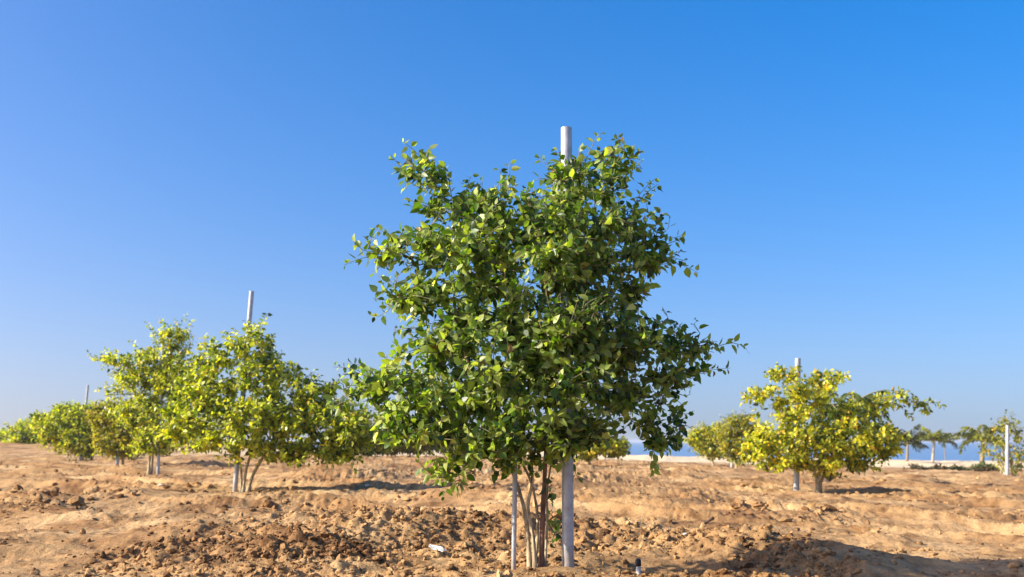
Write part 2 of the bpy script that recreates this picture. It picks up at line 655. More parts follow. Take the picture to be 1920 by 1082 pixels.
def tints(n, pal, rs):
    c = np.array([p[0] for p in pal]); w = np.array([p[1] for p in pal], float); w /= w.sum()
    t = c[rs.choice(len(c), n, p=w)] * rs.uniform(.8, 1.2, (n, 1))
    return np.concatenate([t, np.ones((n, 1))], 1)


def curve(a, b, rs, sag=.06, n=7, lift=0.0):
    t = np.linspace(0, 1, n)[:, None]
    L = np.linalg.norm(b - a)
    w = rs.normal(size=3) * sag * L; w[2] += lift * L
    w2 = rs.normal(size=3) * sag * .5 * L
    return a + (b - a) * t + np.sin(t * PI) * w + np.sin(t * 2 * PI) * w2


class Skel:
    def __init__(s):
        s.p = []; s.r = []

    def add(s, pts, rad):
        s.p.extend(pts); s.r.extend(rad)

    def near(s, q, up=True):
        P = np.array(s.p)
        d = P - q
        w = (d ** 2).sum(1) ** .5
        if up:
            w = w + np.maximum(d[:, 2] - .02, 0) * 1.5   # branches start below their tip
        i = int(np.argmin(w))
        return P[i], s.r[i]


def build_tree(label, base_uv, stems, blobs, tips, pal, seed, dens=1.0, leaf=.055, YY=None, group='young trees planted in rows',
               name='young_tree', stem_r=.018, stem_mats=None, spacing=.022, droop=.25, depth_shift=0.0, young_tip=True):
    """stems: polylines in photo pixels (u, v, depth offset m); blobs: (u, v, ru, rv, dy, ry, weight)"""
    rs = np.random.RandomState(seed)
    Y0 = ground_hit(*base_uv) if YY is None else YY
    b0 = at(base_uv[0], base_uv[1], Y0)
    gz = float(h_full(b0[0], b0[1]))
    base = np.array([b0[0], b0[1], gz])
    mpp = Y0 / F_PX
    root = thing(name, label, 'tree', tuple(base), group)
    sk = Skel()
    stem_mats = stem_mats or [M_BARK]
    for k, st in enumerate(stems):
        pts = np.array([at(u, v, Y0 + dy) for u, v, dy in st]) - base
        pts[0, 2] = -.06
        # resample smoothly
        t = np.linspace(0, len(pts) - 1, 6 * (len(pts) - 1) + 1)
        i = np.minimum(t.astype(int), len(pts) - 2); fr = (t - i)[:, None]
        pm = np.vstack([2 * pts[0] - pts[1], pts, 2 * pts[-1] - pts[-2]])
        p0, p1, p2, p3 = pm[i], pm[i + 1], pm[i + 2], pm[i + 3]
        P = .5 * ((2 * p1) + (-p0 + p2) * fr + (2 * p0 - 5 * p1 + 4 * p2 - p3) * fr ** 2 + (-p0 + 3 * p1 - 3 * p2 + p3) * fr ** 3)
        r0 = stem_r * (1.0, 1.2, .85, .75, .6)[k % 5]
        R = np.linspace(r0, r0 * .38, len(P)) * (1 + .10 * rs.normal(size=len(P)).clip(-1, 1))
        R[0] *= 1.7; R[1] *= 1.35; R[2] *= 1.12
        T = Tubes(); T.add(P, R, 10)
        T.build('trunk', stem_mats[k % len(stem_mats)], root)
        q = len(P) // 3
        sk.add(list(P[q:]), list(R[q:]))
    trunk_c = np.array(sk.p).mean(0)
    B = Tubes()
    twigs = []
    bl = []
    for (u, v, ru, rv, dy, ry, w) in blobs:
        c = at(u, v, Y0 + dy) - base
        bl.append((c, np.array([ru * mpp, ry, rv * mpp]), w))
    axis = np.mean([s for s in sk.p], axis=0)
    for c, e, w in sorted(bl, key=lambda q: np.linalg.norm(q[0] - axis)):
        a, ra = sk.near(c)
        L = np.linalg.norm(c - a)
        if L > .06:
            P = curve(a, c, rs, .07, max(4, int(L / .05)), .04)
            r0 = min(ra * .8, .006 + .014 * L)
            R = np.linspace(r0, max(.003, r0 * .45), len(P))
            B.add(P, R, 6); sk.add(list(P[1:]), list(R[1:]))
        vol = (e[0] * e[1] * e[2]) ** (1 / 3.)
        for _ in range(max(3, int(26 * vol))):
            d = rs.normal(size=3); d /= np.linalg.norm(d)
            q = c + d * e * rs.uniform(.45, .75)
            a, ra = sk.near(q)
            L = np.linalg.norm(q - a)
            P = curve(a, q, rs, .10, max(3, int(L / .05)), .05)
            r0 = min(ra * .8, .003 + .012 * L)
            R = np.linspace(r0, max(.0022, r0 * .45), len(P))
            B.add(P, R, 5); sk.add(list(P[1:]), list(R[1:]))
    for c, e, w in bl:
        area = PI * e[0] * e[2]
        n = int(dens * w * 210 * area * (.5 + e[1]) + 2)
        for _ in range(n):
            d = rs.normal(size=3); d /= np.linalg.norm(d)
            q = c + d * e * (rs.uniform(.25, 1.0) ** .5 if rs.rand() > .22 else rs.uniform(1.0, 1.32))
            q += rs.normal(size=3) * .02
            twigs.append((q, None))
    for (u, v, u0, v0, dy) in tips:
        twigs.append((at(u, v, Y0 + dy) - base, at(u0, v0, Y0 + dy * .5) - base))
    LP, LD, LN, LS, LT = [], [], [], [], []
    for q, src in twigs:
        if q[2] < .03:
            continue
        if src is None:
            a, ra = sk.near(q)
        else:
            a0, ra = sk.near(src)
            P = curve(a0, src, rs, .06, 6, .02)
            B.add(P, np.linspace(.005, .0035, 6), 5)
            a = src
            sk.add(list(P[1:]), [.0035] * 5)
        L = np.linalg.norm(q - a)
        if L < .03:
            continue
        P = curve(a, q, rs, .10, max(4, int(L / .035)), .06)
        seg = np.linalg.norm(np.diff(P, axis=0), axis=1); cum = np.concatenate([[0], np.cumsum(seg)])
        B.add(P, np.linspace(.0028, .0012, len(P)), 4, cap=False)
        Lt = cum[-1]
        leafy = min(Lt, .34) if src is None else Lt
        nl = max(3, int(leafy / (spacing if src is None else spacing * .75)))
        tt = Lt - leafy + leafy * (np.arange(nl) + rs.rand(nl) * .5) / nl
        pos = np.stack([np.interp(tt, cum, P[:, k]) for k in range(3)], 1)
        tan = (q - a) / L
        ph = rs.rand() * 6 + np.arange(nl) * 2.4
        up = np.array([0, 0, 1.0])
        s1 = np.cross(tan, up); s1 /= np.linalg.norm(s1) + 1e-6
        s2 = np.cross(s1, tan)
        rad = np.cos(ph)[:, None] * s1 + np.sin(ph)[:, None] * s2
        dr = rad * 1.0 + tan * .55 + rs.normal(size=(nl, 3)) * .35
        dr[:, 2] -= droop
        outw = pos - trunk_c
        outw[:, 2] *= .5
        outw /= np.linalg.norm(outw, axis=1, keepdims=True) + 1e-6
        nm = up * .30 + outw * .45 + rs.normal(size=(nl, 3)) * .70
        rel = (tt / Lt)
        sz = leaf * rs.uniform(.6, 1.25, nl) * (1.1 - .35 * rel ** 3)
        ti = tints(nl, pal, rs)
        if young_tip:
            br = rs.rand() < .18
            if br:
                ti[:, :3] = ti[:, :3] * .5 + np.array(pal[min(3, len(pal) - 1)][0]) * .6
        drn = dr / np.linalg.norm(dr, axis=1, keepdims=True)
        LP.append(pos + drn * leaf * .15); LD.append(dr); LN.append(nm); LS.append(sz); LT.append(ti)
    B.build('branches', M_TWIG, root)
    v, f, t = leaf_mesh(np.concatenate(LP), np.concatenate(LD), np.concatenate(LN), np.concatenate(LS), np.concatenate(LT))
    keep_z = v[:, 2].min()
    mesh_obj('crown', v, f, M_LEAF, root, smooth=True, attr=t)
    print(label[:40], 'Y', round(Y0, 2), 'leaves', len(v) // 8)
    return root, Y0


def pole(name, label, cat, bu, bv, tu, tv, r=.03, Y0=None, dz=0.0, mat=None, lean=0.0, group=None, sink=.15):
    Y0 = Y0 or ground_hit(bu, bv)
    b = at(bu, bv, Y0)
    b = np.array([b[0], b[1], float(h_full(b[0], b[1]))])
    t = at(tu, tv, Y0 + lean) - b
    k = 24
    a = np.linspace(0, 2 * PI, k, endpoint=False)
    d = t / np.linalg.norm(t)
    s = np.cross(d, (0, 1, 0)); s /= np.linalg.norm(s); w = np.cross(s, d)
    c = np.cos(a)[:, None] * s + np.sin(a)[:, None] * w
    rings = [(-sink, r), (0.0, r), (.5, r), (1.0, r), (1.0, r * .86), (.93, r * .86)]
    v = np.concatenate([(d * (q if q < 0 else q * np.linalg.norm(t))) + c * rr for q, rr in rings])
    fs = []
    for i in range(len(rings) - 1):
        j = np.arange(k)
        fs.append(np.stack([i * k + j, i * k + (j + 1) % k, (i + 1) * k + (j + 1) % k, (i + 1) * k + j], -1))
    o = mesh_obj(name, v, [np.concatenate(fs)], mat or M_METAL, smooth=True)
    bev = o.modifiers.new('edge', 'EDGE_SPLIT'); bev.split_angle = math.radians(50)
    o.location = b
    tag(o, label, cat, group)
    return o


GP = 'support poles beside the young trees'
# ------------------------------------------------------------------ near tree
main_stems = [
    [(994, 1064, 0), (990, 1010, .01), (982, 950, .02), (963, 890, .03), (935, 800, .0), (880, 690, -.08), (850, 560, -.12)],
    [(1015, 1064, .03), (1017, 990, .03), (1020, 920, .04), (1026, 800, .05), (1036, 650, .05), (1020, 480, .03), (1040, 380, 0)],
    [(1004, 1066, -.03), (1000, 1010, -.03), (990, 950, -.03), (998, 890, -.05), (985, 760, -.12), (960, 620, -.15), (940, 460, -.1)],
    [(1000, 1064, .06), (1008, 1000, .08), (1004, 940, .10), (985, 880, .12), (920, 780, .16), (820, 720, .2)],
    [(1020, 1062, .06), (1026, 980, .08), (1028, 900, .12), (1060, 790, .18), (1140, 670, .15), (1190, 560, .1)],
]
main_blobs = [
    (1000, 570, 175, 170, 0, .50, 1.0), (950, 415, 118, 68, 0, .38, 1.0), (1085, 355, 90, 70, 0, .32, 1.0),
    (850, 395, 60, 50, -.05, .22, .9), (795, 322, 46, 42, -.05, .16, .9), (1155, 305, 48, 40, 0, .15, .6),
    (1140, 460, 100, 95, .05, .38, 1.0), (1225, 485, 45, 40, .05, .2, .6), (770, 480, 75, 48, -.05, .25, .85),
    (710, 465, 38, 30, -.05, .12, .7), (770, 560, 60, 42, -.1, .22, .8), (860, 510, 95, 95, -.1, .38, 1.0),
    (890, 670, 140, 100, -.15, .45, 1.0), (770, 735, 95, 65, -.1, .35, 1.0), (690, 735, 50, 42, 0, .2, .9),
    (850, 790, 130, 55, -.15, .4, 1.0), (1000, 770, 150, 85, -.1, .45, 1.0), (1110, 640, 120, 100, 0, .42, 1.0),
    (1195, 660, 105, 62, .05, .35, 1.0), (1290, 658, 52, 36, .05, .2, .9), (1190, 750, 72, 46, .1, .3, .9), (1225, 800, 40, 30, .1, .2, .8), (1062, 822, 40, 34, -.25, .12, .9),
    (1240, 815, 34, 42, .1, .15, .7), (945, 845, 95, 34, -.1, .3, 1.0), (862, 890, 28, 30, -.1, .1, .7),
    (1060, 815, 50, 26, -.1, .22, .8),    (640, 745, 24, 30, 0, .15, .7), (740, 800, 75, 32, -.1, .3, 1.0), (880, 845, 75, 30, -.15, .3, 1.0), (1070, 700, 70, 130, -.3, .18, .8),
    (1060, 480, 60, 130, -.28, .18, .8), (1010, 830, 90, 35, -.2, .25, 1.0), (1275, 790, 22, 30, .1, .12, .6), (1060, 340, 45, 55, -.2, .12, .8),
    (1040, 1000, 9, 50, .12, .04, 2.2), (1255, 730, 34, 30, .05, .12, .6),
]
main_tips = [
    (732, 290, 800, 330, -.05), (757, 265, 830, 340, -.05), (742, 320, 810, 350, 0), (645, 497, 740, 490, -.05),
    (662, 452, 750, 480, -.1), (697, 430, 760, 465, 0), (692, 590, 770, 560, -.1), (700, 560, 790, 540, 0),
    (624, 688, 720, 730, 0), (650, 682, 730, 720, .05), (1128, 250, 1090, 340, 0), (1160, 262, 1110, 340, .05),
    (1200, 278, 1130, 345, 0), (1205, 300, 1140, 360, .05), (1234, 345, 1170, 420, .05), (1228, 335, 1180, 430, 0),
    (1284, 440, 1200, 480, .05), (1280, 470, 1200, 500, .0), (1310, 512, 1220, 510, .05), (1245, 602, 1180, 640, .05),
    (1400, 655, 1300, 655, .05), (1370, 690, 1280, 665, .1), (1345, 640, 1280, 650, .0), (1280, 605, 1220, 650, .05),
    (1305, 705, 1230, 700, .1), (1298, 775, 1210, 770, .1), (1246, 885, 1220, 790, .1), (1220, 885, 1200, 800, .05),
    (1275, 840, 1220, 790, .0), (828, 935, 880, 860, -.1), (850, 925, 880, 850, 0), (815, 905, 880, 850, -.05),
    (885, 325, 880, 390, 0), (905, 335, 900, 400, .05), (955, 305, 950, 380, 0), (935, 315, 940, 380, -.1),
    (1010, 290, 1040, 360, 0), (1042, 275, 1060, 350, .1), (765, 372, 830, 400, 0), (740, 620, 800, 610, 0),
    (1215, 555, 1150, 560, .0), (1040, 930, 1018, 900, .05), (1085, 900, 1060, 830, .05), (760, 440, 830, 450, .1),
    (830, 310, 850, 380, 0), (735, 640, 810, 650, 0),
]
tree0, Y_MAIN = build_tree('large dark green multi-stemmed young tree in the centre foreground with a broad leafy crown',
                           (1005, 1064), main_stems, main_blobs, main_tips, PAL_GREEN, 101, dens=4.4, leaf=.050, YY=MAIN[1],
                           stem_r=.0135, stem_mats=[M_BARK, M_BARK_RED, M_BARK, M_BARK, M_BARK])
pole('support_pole', 'tall grey steel pole standing right of the central tree trunks, its tip above the crown', 'pole',
     1065, 1064, 1062, 240, .031, Y_MAIN + .02, group=GP)
pole('thin_stake', 'thin pale stake in the soil just left of the central tree trunks', 'stake',
     963, 1062, 969, 640, .0125, Y_MAIN + .0)

# ------------------------------------------------------------------ left row
tB, YB = build_tree('bright green young tree left of centre with a pale leaning pole through it',
                    (458, 926), [
    [(455, 926, 0), (462, 880, 0), (478, 830, 0), (500, 760, 0), (510, 700, 0), (480, 640, 0)],
    [(462, 926, .1), (480, 880, .1), (530, 810, .1), (600, 790, .1)],
    [(452, 926, 0), (450, 870, 0), (420, 790, 0), (390, 700, 0)]],
    [(475, 650, 42, 38, 0, .3, .8), (410, 675, 48, 36, 0, .35, .8), (500, 705, 52, 46, 0, .45, .8), (395, 745, 66, 44, 0, .5, .9),
     (470, 785, 90, 45, 0, .7, .8), (565, 785, 80, 52, 0, .6, 1), (640, 805, 62, 50, 0, .55, 1), (590, 740, 45, 34, 0, .35, .8),
     (462, 700, 26, 50, -.3, .15, .7), (458, 815, 50, 35, -.35, .3, .9), (545, 700, 26, 22, -.1, .2, .8), (370, 725, 44, 34, 0, .35, .8),
     (445, 640, 25, 20, -.2, .2, .6), (350, 795, 52, 38, 0, .45, .9), (400, 825, 60, 26, 0, .5, .9), (600, 848, 66, 24, 0, .45, 1),
     (520, 850, 50, 20, -.1, .4, .9), (680, 815, 30, 34, 0, .3, .9)],
    [(494, 590, 485, 650, 0), (480, 612, 480, 660, .1), (398, 632, 410, 680, 0), (515, 625, 500, 680, 0), (540, 680, 520, 720, .1),
     (585, 700, 560, 750, 0), (620, 725, 590, 770, 0), (665, 885, 640, 840, 0), (650, 700, 620, 760, .1), (380, 640, 400, 690, 0),
     (440, 640, 450, 690, 0), (700, 850, 660, 820, 0), (460, 600, 465, 650, -.2), (500, 605, 490, 650, -.1), (420, 620, 425, 670, .1),
     (350, 730, 385, 750, 0), (330, 760, 370, 780, 0), (560, 690, 545, 730, .1), (600, 705, 585, 745, .1), (655, 745, 630, 780, .1), (635, 870, 620, 840, .1), (340, 820, 365, 800, 0), (690, 760, 660, 790, 0)],
    PAL_LIME, 102, dens=2.1, leaf=.068, stem_r=.02)
pole('support_pole', 'pale leaning pole beside the bright green tree left of centre', 'pole', 440, 928, 472, 546, .031, YB + .12, group=GP)

tC, YC = build_tree('tall yellow-green young tree behind the left leaning pole tree, long branch reaching left',
                    (280, 889), [
    [(278, 889, 0), (282, 850, 0), (290, 780, 0), (310, 700, 0), (325, 640, 0)],
    [(282, 889, .1), (285, 840, .1), (265, 770, .1), (240, 710, .1)]],
    [(325, 635, 32, 28, 0, .35, .9), (290, 680, 50, 32, 0, .5, 1), (225, 675, 40, 15, 0, .3, .8), (255, 710, 40, 26, 0, .5, .9),
     (330, 715, 50, 48, 0, .6, 1), (265, 770, 48, 35, 0, .6, 1), (310, 795, 65, 40, 0, .7, 1), (295, 838, 50, 16, 0, .4, .9),
     (215, 740, 20, 12, 0, .2, .7)],
    [(350, 585, 335, 640, 0), (325, 598, 320, 640, 0), (275, 605, 300, 650, 0), (340, 615, 330, 650, .2), (165, 660, 215, 680, 0),
     (180, 675, 230, 680, .2), (180, 732, 230, 735, 0), (240, 640, 270, 680, 0), (365, 640, 340, 680, 0), (300, 600, 310, 640, .1), (290, 625, 300, 660, .1), (195, 655, 230, 675, .1), (360, 600, 340, 640, -.1),
     (205, 700, 240, 705, 0), (190, 690, 230, 700, 0), (370, 680, 345, 700, 0), (210, 765, 245, 765, 0), (380, 740, 350, 735, 0)],
    PAL_LIME, 103, dens=2.0, leaf=.075, stem_r=.028, spacing=.03)
pole('support_pole', 'short visible pale pole between the two tall trees on the left', 'pole', 296, 889, 306, 640, .033, YC - .1, group=GP)

tD, YD = build_tree('small olive brown young tree left of the tall yellow-green one',
                    (228, 878), [[(230, 878, 0), (230, 850, 0), (226, 800, 0), (222, 770, 0)]],
                    [(228, 785, 42, 34, 0, .6, 1), (195, 785, 30, 28, 0, .5, 1), (238, 820, 42, 32, 0, .7, 1), (205, 828, 32, 26, 0, .5, .9)],
                    [(195, 750, 210, 780, 0), (235, 755, 228, 780, 0)],
                    PAL_OLIVE, 104, dens=2.6, leaf=.085, stem_r=.035, spacing=.035)
pole('support_pole', 'pale pole at the small olive tree of the left row', 'pole', 219, 878, 226, 770, .045, YD - .1, group=GP)

tE, YE = build_tree('yellow-green bushy young tree in the left background under a thin dark pole',
                    (155, 864), [[(155, 864, 0), (156, 840, 0), (152, 800, 0), (150, 780, 0)], [(172, 864, .3), (170, 835, .3), (165, 810, .3)]],
                    [(150, 785, 48, 28, 0, .9, 1), (108, 808, 42, 30, 0, .9, 1), (158, 822, 55, 32, 0, 1, 1), (125, 772, 30, 16, 0, .5, .9), (88, 788, 28, 18, 0, .6, .8), (190, 775, 28, 20, 0, .6, .8),
                     (185, 790, 20, 25, 0, .6, 1), (185, 835, 25, 18, 0, .5, .9)],
                    [(100, 757, 118, 775, 0), (72, 778, 95, 800, 0), (180, 758, 170, 785, 0), (150, 755, 150, 780, 0)],
                    PAL_LIME, 105, dens=1.3, leaf=.115, stem_r=.035, spacing=.05)
pole('support_pole', 'thin dark pole rising above the bushy trees in the left background', 'pole', 150, 864, 165, 722, .04, YE - .1, group=GP)

build_tree('low green young tree near the left edge of the far row', (62, 848),
           [[(62, 848, 0), (62, 830, 0), (60, 805, 0)], [(85, 848, .4), (82, 820, .4)]],
           [(58, 808, 40, 22, 0, 1.2, 1), (92, 812, 30, 24, 0, 1.1, 1), (45, 824, 36, 16, 0, 1, 1), (85, 830, 34, 14, 0, .8, 1)],
           [(50, 780, 55, 805, 0), (75, 785, 72, 805, 0), (30, 795, 45, 810, 0), (95, 780, 90, 805, 0)], PAL_LIME, 106, dens=.6, leaf=.20, YY=55, stem_r=.05, spacing=.09)
build_tree('tiny green young tree at the very left edge of the picture', (22, 838),
           [[(22, 838, 0), (22, 825, 0), (20, 812, 0)]],
           [(18, 818, 24, 12, 0, 1.2, 1), (0, 820, 22, 11, 0, 1.2, 1), (30, 826, 22, 8, 0, 1, 1)],
           [], PAL_LIME, 107, dens=.5, leaf=.24, YY=72, stem_r=.05, spacing=.11)

# far row seen under the near crowns
for (u, v, sd, lab, pal, sc) in [
        (690, 862, 108, 'far lime tree seen low between the bright green left tree and the central tree', PAL_LIME, 1.0),
        (768, 860, 109, 'far olive young tree low behind the left arm of the central tree', PAL_OLIVE, .95),
        (862, 858, 110, 'far young tree low behind the central crown, just left of its trunks', PAL_LIME, .9)]:
    build_tree(lab, (u, v), [[(u, v, 0), (u + 1, v - 20, 0), (u - 2, v - 45, 0)]],
               [(u - 5, v - 42, 40 * sc, 20, 0, .9, 1), (u + 25, v - 32, 30 * sc, 20, 0, .8, 1), (u - 28, v - 26, 26 * sc, 16, 0, .7, 1),
                (u, v - 20, 45 * sc, 9, 0, .7, .9)],
               [], pal, sd, dens=1.3, leaf=.13, YY=38, stem_r=.04, spacing=.055)
build_tree('yellow young tree seen just right of the central pole under the dark crown', (1105, 872),
           [[(1105, 873, 0), (1106, 850, 0), (1112, 820, 0)]],
           [(1120, 835, 48, 22, 0, .8, 1), (1080, 838, 34, 20, 0, .7, 1), (1110, 812, 40, 18, 0, .7, 1), (1155, 840, 26, 18, 0, .6, 1)],
           [], PAL_YELLOW, 111, dens=1.8, leaf=.11, YY=30, stem_r=.035, spacing=.045)

# ------------------------------------------------------------------ right side
tH, YH = build_tree('bright yellow-green young tree on the right with a long branch reaching right',
                    (1533, 928), [
    [(1533, 930, 0), (1534, 900, 0), (1545, 850, 0), (1540, 780, 0), (1535, 720, 0)],
    [(1536, 928, .1), (1545, 890, .1), (1600, 830, .1), (1650, 760, .1)],
    [(1532, 928, 0), (1525, 880, 0), (1480, 820, 0), (1460, 740, 0)]],
    [(1470, 703, 38, 17, 0, .3, .9), (1425, 740, 30, 22, 0, .3, .8), (1550, 712, 36, 17, 0, .35, .9), (1520, 745, 55, 28, 0, .5, .9),
     (1480, 770, 45, 22, 0, .4, .8), (1680, 745, 38, 12, 0, .3, .9), (1735, 767, 26, 7, 0, .15, .8), (1640, 755, 30, 14, 0, .3, .8),
     (1495, 790, 30, 40, -.35, .2, 1), (1492, 730, 25, 25, -.3, .2, .8), (1600, 775, 50, 25, 0, .4, .8),
     (1430, 825, 40, 34, 0, .5, 1), (1500, 835, 75, 36, 0, .7, 1.1), (1585, 825, 75, 44, 0, .7, 1.1), (1650, 825, 42, 38, 0, .5, 1),
     (1565, 872, 70, 18, 0, .5, 1), (1470, 872, 55, 14, 0, .4, .9), (1410, 845, 22, 25, 0, .3, 1)],
    [(1455, 683, 465 + 1000, 705, 0), (1500, 690, 1485, 712, 0), (1570, 695, 1550, 720, 0), (1772, 765, 1710, 760, 0),
     (1745, 755, 1690, 745, 0), (1390, 760, 1425, 745, 0), (1392, 735, 1430, 735, 0), (1590, 705, 1555, 725, .1),
     (1715, 785, 1670, 760, 0), (1690, 728, 1650, 750, 0)],
    PAL_YELLOW, 112, dens=1.65, leaf=.082, stem_r=.026, spacing=.028)
pole('support_pole', 'pale pole rising through the left half of the yellow tree on the right', 'pole', 1493, 926, 1496, 672, .045, YH + .2, group=GP)

build_tree('small orange-yellow young tree in the gap between the central tree and the right tree', (1337, 875),
           [[(1337, 876, 0), (1336, 850, 0), (1332, 815, 0)]],
           [(1330, 828, 40, 26, 0, .6, 1), (1318, 820, 26, 22, 0, .5, 1), (1350, 815, 25, 22, 0, .5, 1), (1345, 845, 26, 14, 0, .5, 1)],
           [(1310, 790, 1322, 815, 0), (1340, 797, 1335, 815, 0)], PAL_YELLOW, 113, dens=2, leaf=.10, YY=38, stem_r=.035, spacing=.045)
build_tree('thin olive young tree around a pale pole directly left of the right tree', (1380, 889),
           [[(1381, 890, 0), (1380, 850, 0), (1384, 800, 0)]],
           [(1380, 800, 32, 22, 0, .5, .9), (1395, 835, 34, 36, 0, .6, 1), (1400, 800, 24, 22, 0, .5, .8), (1365, 830, 20, 26, 0, .4, 1)],
           [(1350, 778, 1372, 795, 0), (1395, 768, 1385, 795, 0), (1375, 770, 1380, 795, 0)], PAL_OLIVE, 114, dens=1.6, leaf=.10,
           YY=32, stem_r=.035, spacing=.045)
pole('support_pole', 'pale pole inside the thin olive tree left of the right tree', 'pole', 1372, 889, 1375, 800, .045, 32.2, group=GP)
build_tree('sparse grey-green young tree with whitish stems at the right edge of the picture', (1890, 905),
           [[(1884, 906, 0), (1886, 860, 0), (1888, 810, 0)], [(1905, 906, .2), (1896, 870, .2), (1890, 830, .2)],
            [(1872, 905, .1), (1880, 870, .1), (1878, 830, .1)]],
           [(1888, 805, 28, 22, 0, .6, .5), (1908, 838, 28, 34, 0, .6, .6), (1866, 842, 26, 24, 0, .5, .6), (1895, 872, 34, 16, 0, .5, .5)],
           [(1885, 768, 1888, 805, 0), (1870, 780, 1882, 810, 0), (1895, 770, 1892, 800, .1), (1918, 800, 1900, 820, 0), (1912, 790, 1895, 815, 0), (1900, 775, 1892, 805, 0), (1860, 800, 1880, 820, 0)],
           PAL_OLIVE, 115, dens=.9, leaf=.09, YY=30, stem_r=.05, spacing=.05, stem_mats=[M_PALMBARK])
pole('support_pole', 'whitish pole in the sparse grey tree at the right edge', 'pole', 1889, 906, 1889, 797, .05, 29.2, group=GP)


# ------------------------------------------------------------------ palms
def palm(label, bu, bv, hu, hv, Y0, fr_len, seed, n=16, pal=((.025, .04, .012), (.10, .11, .025)), tr=.10, xoff=0, mat=None):
    rs = np.random.RandomState(seed)
    b = at(bu, bv, Y0); gz = float(h_full(b[0], b[1]))
    base = np.array([b[0], b[1], gz])
    root = thing('palm_tree', label, 'palm', tuple(base), 'small palms towards the shore')
    top = at(hu, hv, Y0) - base
    T = Tubes()
    P = curve(np.array([0, 0, -.1]), top, rs, .02, 9)
    T.add(P, np.linspace(tr * 1.15, tr * .8, 9) * (1 + .08 * np.sin(np.arange(9) * 2.1)), 10)
    T.build('trunk', mat or M_PALMBARK, root)
    Rb = Tubes()
    LP, LD, LN, LS, LT = [], [], [], [], []
    for k in range(n):
        az = k * 2.4 + rs.rand() * .4
        el = rs.uniform(.25, 1.5)
        L = fr_len * rs.uniform(.9, 1.5)
        t = np.linspace(0, 1, 12)
        ang = el - t ** 1.2 * (.9 + 1.8 * rs.rand())
        st = L / 11
        h = np.concatenate([[0], np.cumsum(np.cos(ang[:-1]) * st)])
        z = np.concatenate([[0], np.cumsum(np.sin(ang[:-1]) * st)])
        P = top + np.stack([h * math.cos(az), h * math.sin(az), z], 1)
        Rb.add(P, np.linspace(.022, .006, 12), 4)
        m = 44
        tt = rs.uniform(.15, 1, m)
        pos = np.stack([np.interp(tt, t, P[:, j]) for j in range(3)], 1)
        tan = np.array([math.cos(az), math.sin(az), 0])
        side = np.array([-math.sin(az), math.cos(az), 0]) * np.where(np.arange(m) % 2, 1, -1)[:, None]
        LP.append(pos); LD.append(side * .8 + tan * .55 + np.array([0, 0, -.45]) + rs.normal(size=(m, 3)) * .12)
        LN.append(np.array([0, 0, 1]) + rs.normal(size=(m, 3)) * .3)
        LS.append(fr_len * .34 * np.sin(np.clip(tt * 2.6, .3, 2.8)) * rs.uniform(.8, 1.1, m))
        c0, c1 = np.array(pal[0]), np.array(pal[1])
        mixk = rs.rand() * .7 + rs.rand(m, 1) * .3
        LT.append(np.concatenate([c0 * (1 - mixk) + c1 * mixk, np.ones((m, 1))], 1))
    Rb.build('frond_stalks', M_TWIG, root)
    v, f, t = leaf_mesh(np.concatenate(LP), np.concatenate(LD), np.concatenate(LN), np.concatenate(LS), np.concatenate(LT), .28)
    mesh_obj('fronds', v, f, M_LEAF, root, attr=t)
    return root


palm('dark small palm peeping out from behind the right tree, drooping fronds', 1700, 872, 1702, 835, 50, 1.05, 201, tr=.07, mat=M_GREYBARK)
palm('small palm with yellow top fronds and a whitish trunk standing on the pale sand bank', 1748, 868, 1752, 828, 52, .85, 202, 20,
     ((.04, .06, .012), (.40, .40, .03)), tr=.07)
palm('slender small palm just right of the yellow-topped palm on the sand bank', 1773, 868, 1771, 832, 55, .8, 205, 9, tr=.03, mat=M_GREYBARK)
palm('broad yellow-green palm left of the sparse tree at the right edge', 1842, 876, 1843, 828, 46, 1.15, 203, 24,
     ((.05, .07, .015), (.26, .26, .03)), mat=M_GREYBARK)
palm('dark spiky palm with thick brown stem behind the right tree', 1548, 915, 1580, 785, 20.5, .85, 206, 16,
     ((.03, .06, .012), (.13, .17, .03)), tr=.07, mat=M_DEAD)


# ------------------------------------------------------------------ low shrubs at the foot of the bank
def shrub(label, u, v, Y0, w, h, seed, pal):
    rs = np.random.RandomState(seed)
    b = at(u, v, Y0); gz = float(h_full(b[0], b[1])); base = np.array([b[0], b[1], gz])
    root = thing('low_shrub', label, 'shrub', tuple(base), 'low shrubs at the foot of the sand bank')
    T = Tubes()
    LP, LD, LN, LS, LT = [], [], [], [], []
    for k in range(46):
        d = np.array([rs.uniform(-1, 1) * w, rs.uniform(-1, 1) * w * .5, h * rs.uniform(.35, 1.0)])
        d[2] *= max(.3, 1 - (d[0] / w) ** 2)
        a = np.array([d[0] * .6, d[1] * .5, -.02])
        P = curve(a, d, rs, .1, 5)
        T.add(P, np.linspace(.012, .004, 5), 4)
        m = 9
        tt = rs.randint(1, 5, m)
        LP.append(P[tt]); LD.append(rs.normal(size=(m, 3)) + [0, 0, .2]); LN.append(rs.normal(size=(m, 3)) + [0, 0, .6])
        LS.append(np.full(m, .12) * rs.uniform(.7, 1.2, m)); LT.append(tints(m, pal, rs))
    T.build('stems', M_DEAD, root)
    v_, f, t = leaf_mesh(np.concatenate(LP), np.concatenate(LD), np.concatenate(LN), np.concatenate(LS), np.concatenate(LT), .6)
    mesh_obj('foliage', v_, f, M_LEAF, root, attr=t)


